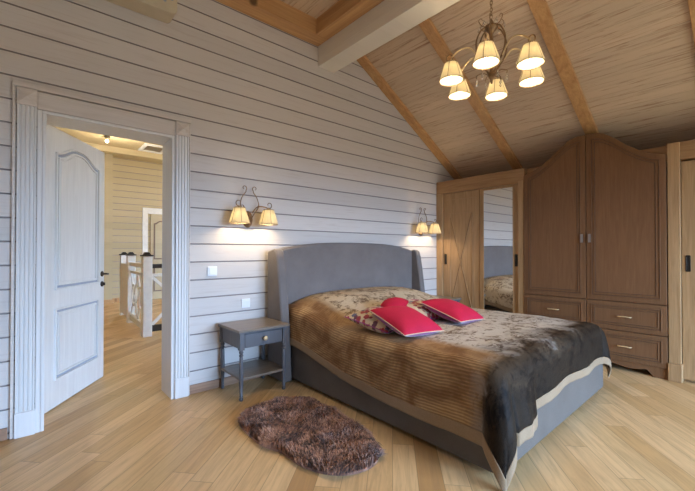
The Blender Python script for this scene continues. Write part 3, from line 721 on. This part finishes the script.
# ------------------------------------------------------------------ lamps
def shade_parts(par, c, rb, rt, h, seg=72):
    """shade hanging open side down at c (centre of the lower rim)"""
    mb = MB(); mb.lathe([(rb, 0), (rb * .93 + rt * .07, h * .12), (rb * .5 + rt * .5, h * .52), (rt * 1.0, h)], c[0], c[1], c[2], seg=seg, flute=24, amp=.045)
    sh = build('lamp_shade', mb, M['shade'], par, smooth='all', solid=.002)
    m2 = MB()
    for k in range(6):
        a = 2 * PI * k / 6 + .3; ca, sa = math.cos(a), math.sin(a)
        m2.tube([(c[0] + ca * r_, c[1] + sa * r_, c[2] + z) for r_, z in ((rb * 1.03, 0), (rb * .96 + rt * .07, h * .12), ((rb + rt) * .515, h * .52), (rt * 1.03, h))], .0022, 6)
    for r_, z in ((rb * 1.02, 0), (rt * 1.02, h)):
        m2.tube([(c[0] + r_ * math.cos(2 * PI * k / 32), c[1] + r_ * math.sin(2 * PI * k / 32), c[2] + z) for k in range(32)], .0028, 6, closed=True)
    build('shade_trim', m2, M['antique'], sh, smooth='all')
    build('bulb', MB().ball((c[0], c[1], c[2] + h * .50), rt * .45, sz=1.3).solid([(rt * .3, 0), (rt * .3, h * .35)], c[0], c[1], c[2] + h * .68, seg=10), M['bulb'], par, smooth=True)
def lamp(name, loc, power, col=(1, .79, .52), r=.03, parent=None):
    l = bpy.data.lights.new(name, 'POINT'); l.energy = power; l.color = col; l.shadow_soft_size = r
    o = bpy.data.objects.new(name, l); C.objects.link(o); o.location = loc; return o
def spiral(c, r0, a0, turns, up, right, n=14, shrink=.35):
    out = []
    for k in range(n + 1):
        u = k / n; a = a0 + turns * 2 * PI * u; r_ = r0 * (1 - (1 - shrink) * u)
        out.append(Vector(c) + right * (r_ * math.cos(a)) + up * (r_ * math.sin(a)))
    return out
UP = Vector((0, 0, 1))
SP = 10.
def sconce(cx, label, dirs=(1, 1)):
    t_ = thing('wall_sconce', label, 'wall lamp', (cx, WY, 1.52), group='pair of two-armed wall sconces over the headboard')
    mb = MB().solid([(.001, 0), (.05, .0), (.052, .008), (.03, .02), (.02, .035), (.001, .045)], cx, WY, 1.50, seg=20, mat=Matrix.Rotation(PI / 2, 3, 'X') @ Matrix.Diagonal((1, 1.5, 1)))
    mb.ball((cx, WY - .03, 1.44), .018); mb.ball((cx, WY - .04, 1.545), .016)
    build('backplate', mb, M['antique'], t_, smooth='all')
    for s in (-1, 1):
        P = [(cx + s * .005, WY - .035, 1.46), (cx + s * .035, WY - .045, 1.53), (cx + s * .088, WY - .05, 1.615), (cx + s * .078, WY - .05, 1.69), (cx + s * .036, WY - .05, 1.75)]
        pts = catmull(P, 6); rt = Vector((s, 0, 0))
        pts += spiral((cx + s * .052, WY - .05, 1.783), .026, PI + .9, -.85, UP, rt)
        build('lyre_scroll', MB().tube(pts, .0055, 8, taper=lambda u: 1.1 - .5 * u), M['antique'], t_, smooth='all')
        lx = cx + s * .143; zt = 1.45 + .135
        P = [(cx + s * .03, WY - .04, 1.56), (cx + s * .07, WY - .07, 1.615), (cx + s * .115, WY - .12, 1.612), (lx, WY - .145, zt + .01)]
        pts = catmull(P, 6)
        arm = build('arm', MB().tube(pts, .005, 8), M['antique'], t_, smooth='all')
        sp = spiral((lx + s * .006, WY - .145, zt + .045), .032, -PI / 2, .85, UP, Vector((s, 0, 0)))
        build('scroll', MB().tube(sp, .0045, 8, taper=lambda u: 1.1 - .5 * u), M['antique'], arm, smooth='all')
        build('socket', MB().solid([(.018, -.01), (.024, .0), (.01, .012), (.006, .02)], lx, WY - .145, zt, seg=14), M['brass'], t_, smooth='all')
        shade_parts(t_, (lx, WY - .145, 1.45), .084, .047, .135)
        lamp('sconce_light', (lx, WY - .145, 1.505), SP)
sconce(1.567, 'gilt two-shade wall sconce above the left nightstand')
sconce(4.15, 'gilt two-shade wall sconce beside the corner wardrobe')

CP = 16.
ch = Vector((2.48, 1.295, 0)); cz = 2.40
F = Vector((ch.x, ch.y, 0)).normalized(); Rr = Vector((F.y, -F.x, 0))
t_ = thing('chandelier', 'six-armed antique gold chandelier with lit pleated cream shades', 'chandelier', (ch.x, ch.y, 3.205))
build('canopy', MB().solid([(.05, 0), (.05, -.015), (.03, -.035), (.008, -.05)], ch.x, ch.y, 3.205, seg=20), M['antique'], t_, smooth='all')
mb = MB(); z = 3.16; k = 0
while z > 2.84:
    r1 = Vector((.009, 0, 0)) if k % 2 else Vector((0, .009, 0))
    mb.tube([Vector((ch.x, ch.y, z)) + r1 * math.cos(a * PI / 6) + UP * (.016 * math.sin(a * PI / 6)) for a in range(12)], .0028, 6, closed=True)
    z -= .025; k += 1
build('chain', mb, M['antique'], t_, smooth='all')
build('stem', MB().solid([(.006, 0), (.012, .03), (.030, .06), (.014, .09), (.008, .12), (.008, .30), (.014, .315), (.008, .335), (.02, .365), (.045, .39), (.048, .405), (.02, .42), (.006, .455)], ch.x, ch.y, 2.385, seg=18), M['antique'], t_, smooth='all')
for k in range(6):
    th = R(-6.5) + k * PI / 3; d = (-F * math.cos(th) + Rr * math.sin(th))
    c = lambda r_, z_: Vector((ch.x, ch.y, z_)) + d * r_
    build('cage_bar', MB().tube(catmull([c(.035, 2.785), c(.075, 2.76), c(.108, 2.68), (c(.10, 2.59)), c(.055, 2.51), c(.02, 2.455)], 6), .006, 8), M['antique'], t_, smooth='all')
    build('crown_leaf', MB().tube(catmull([c(.04, 2.785), c(.07, 2.795), c(.09, 2.825), c(.075, 2.845), c(.062, 2.83)], 5), .004, 6, taper=lambda u: 1.2 - .8 * u), M['antique'], t_, smooth='all')
    arm = build('arm', MB().tube(catmull([c(.05, 2.53), c(.09, 2.56), c(.14, 2.625), c(.185, 2.635), c(.24, 2.61), c(.288, 2.56)], 6), .0055, 8), M['brass'], t_, smooth='all')
    build('scroll', MB().tube(spiral(c(.292, cz + .125 + .035), .036, -PI / 2, .9, UP, d), .0045, 8, taper=lambda u: 1.2 - .6 * u), M['antique'], arm, smooth='all')
    e = c(.288, cz)
    build('socket', MB().solid([(.018, -.01), (.024, 0), (.01, .014), (.006, .03)], e.x, e.y, cz + .122, seg=14), M['brass'], t_, smooth='all')
    shade_parts(t_, (e.x, e.y, cz), .081, .044, .122)
    lamp('chandelier_light', (e.x, e.y, cz + .055), CP)
    g1 = (-F * math.cos(th + PI / 6) + Rr * math.sin(th + PI / 6))
    e = Vector((ch.x, ch.y, 2.44)) + g1 * .10
    sc = build('lower_scroll', MB().tube(catmull([Vector((ch.x, ch.y, 2.45)) + g1 * .02, Vector((ch.x, ch.y, 2.47)) + g1 * .06, e + UP * .02, e], 5), .0035, 6), M['antique'], t_, smooth='all')
    build('crystal_drop', MB().solid([(.001, 0), (.008, .012), (.004, .024), (.009, .034), (.004, .045), (.001, .05)], e.x, e.y, 2.385, seg=8), M['glassdrop'], sc)
    e = Vector((ch.x, ch.y, 2.785)) + g1 * .085
    build('crystal_drop', MB().solid([(.001, 0), (.009, .012), (.004, .026), (.001, .03)], e.x, e.y, 2.765, seg=8).tube([e + UP * .02, Vector((ch.x, ch.y, 2.80)) + g1 * .04], .0025, 6), M['glassdrop'], sc)

# ------------------------------------------------------------------ sheepskin rug
out = [(1.12, 2.43), (1.19, 2.50), (1.37, 2.56), (1.55, 2.55), (1.69, 2.46), (1.73, 2.27), (1.70, 2.04), (1.69, 1.84), (1.635, 1.64), (1.55, 1.505), (1.44, 1.465), (1.31, 1.50), (1.215, 1.60), (1.165, 1.745), (1.155, 1.915), (1.105, 2.08), (1.105, 2.26)]
oc = catmull([(a, b, 0) for a, b in out + out[:1]], 4)[:-1]; poly = [(p.x, p.y) for p in oc]
cen = Vector((1.42, 2.05, 0))
def inside(x, y):
    r_ = False; j = len(poly) - 1
    for i in range(len(poly)):
        (xi, yi), (xj, yj) = poly[i], poly[j]
        if (yi > y) != (yj > y) and x < (xj - xi) * (y - yi) / (yj - yi) + xi: r_ = not r_
        j = i
    return r_
rug = thing('sheepskin_rug', 'shaggy dark brown sheepskin lying on the oak floor beside the bed', 'rug', tuple(cen))
mb = MB(); rings = []
for f, z in ((1., .002), (.985, .012), (.9, .022), (.6, .026), (.3, .028)):
    rings.append([mb.bm.verts.new((cen.x + (x - cen.x) * f, cen.y + (y - cen.y) * f, z)) for x, y in poly])
for A, B in zip(rings, rings[1:]):
    for k in range(len(poly)): mb.bm.faces.new([A[k], A[(k + 1) % len(poly)], B[(k + 1) % len(poly)], B[k]])
mb.bm.faces.new(rings[-1])
build('hide', mb, M['rug'], rug, smooth='all')
verts, faces = [], []
rnd = random.Random(3); n = 0
while n < 26000:
    x, y = rnd.uniform(1.05, 1.78), rnd.uniform(1.42, 2.62)
    if not inside(x, y): continue
    n += 1
    nv = noise.noise_vector(Vector((x * 4.5, y * 4.5, 0)))
    dv = Vector((nv.x, nv.y, 0)) * 1.3 + Vector((x - cen.x, y - cen.y, 0)) * .9 + Vector((rnd.uniform(-.35, .35), rnd.uniform(-.35, .35), 0))
    if dv.length > 1: dv.normalize()
    L = rnd.uniform(.04, .08); hgt = rnd.uniform(.022, .048) * (1.15 - .35 * dv.length) * (1 + .5 * noise.noise(Vector((x * 9, y * 9, 3))))
    sd = Vector((-dv.y, dv.x, 0)); sd = sd.normalized() if sd.length > .01 else Vector((1, 0, 0))
    w = rnd.uniform(.0018, .0034); p0 = Vector((x, y, .014)); p1 = p0 + dv * L * .35 + UP * hgt * .85; p2 = p0 + dv * L + UP * (hgt * .8 - .01)
    k = len(verts); verts += [p0 - sd * w, p0 + sd * w, p1 - sd * w, p1 + sd * w, p2]
    faces += [(k, k + 1, k + 3, k + 2), (k + 2, k + 3, k + 4)]
me = bpy.data.meshes.new('fur'); me.from_pydata([tuple(v - cen) for v in verts], [], faces); me.materials.append(M['rug'])
fo = bpy.data.objects.new('fur', me); C.objects.link(fo); fo.parent = rug; fo['kind'] = 'stuff'

# ------------------------------------------------------------------ light
w = bpy.data.worlds.new('world'); bpy.context.scene.world = w; w.use_nodes = True; nt = w.node_tree
bg = nt.nodes['Background']; tc = nt.nodes.new('ShaderNodeTexCoord'); sp_ = nt.nodes.new('ShaderNodeSeparateXYZ'); nt.links.new(tc.outputs['Generated'], sp_.inputs[0])
rp = nt.nodes.new('ShaderNodeValToRGB'); mr = nt.nodes.new('ShaderNodeMapRange'); mr.inputs[1].default_value = -.3; mr.inputs[2].default_value = .6
nt.links.new(sp_.outputs[2], mr.inputs[0]); nt.links.new(mr.outputs[0], rp.inputs[0])
e = rp.color_ramp.elements; e[0].color = (.045, .045, .04, 1); e[0].position = .30; e[1].position = .38; e[1].color = (.40, .63, 1, 1)
nt.links.new(rp.outputs[0], bg.inputs[0]); bg.inputs[1].default_value = 46.0
pl = bpy.data.lights.new('window_portal', 'AREA'); pl.shape = 'RECTANGLE'; pl.size = GX1 - GX0; pl.size_y = GZ1 - GZ0; pl.cycles.is_portal = True
po = bpy.data.objects.new('window_portal', pl); C.objects.link(po); po.location = ((GX0 + GX1) / 2, FY - .12, (GZ0 + GZ1) / 2); po.rotation_euler = (R(90), 0, PI)
po.rotation_euler = (R(90), 0, 0)
lamp('hall_light', (1.3, 8.2, HZ - .4), 38, (1, .88, .70), .06)
lamp('hall_light', (3.2, 8.6, 2.9), 30, (1, .86, .66), .1)
lamp('hall_light', (.4, 4.9, 2.9), 26, (1, .90, .76), .1)

# ------------------------------------------------------------------ camera
cam = bpy.data.cameras.new('camera'); co = bpy.data.objects.new('camera', cam); C.objects.link(co)
cam.sensor_width = 36; cam.lens = 36 * 370.31 / 695; cam.shift_y = 2.42 / 695; cam.clip_start = .02
co.location = (0, 0, 1.2); co.rotation_euler = (PI / 2 + .0094, 0, .8537 - PI / 2)
bpy.context.scene.camera = co
vs = bpy.context.scene.view_settings; vs.view_transform = 'Standard'; vs.look = 'None'; vs.exposure = .06; vs.gamma = 1; vs.use_curve_mapping = False
cy = bpy.context.scene.cycles; cy.use_denoising = True; cy.max_bounces = 10; cy.diffuse_bounces = 6; cy.sample_clamp_indirect = 6
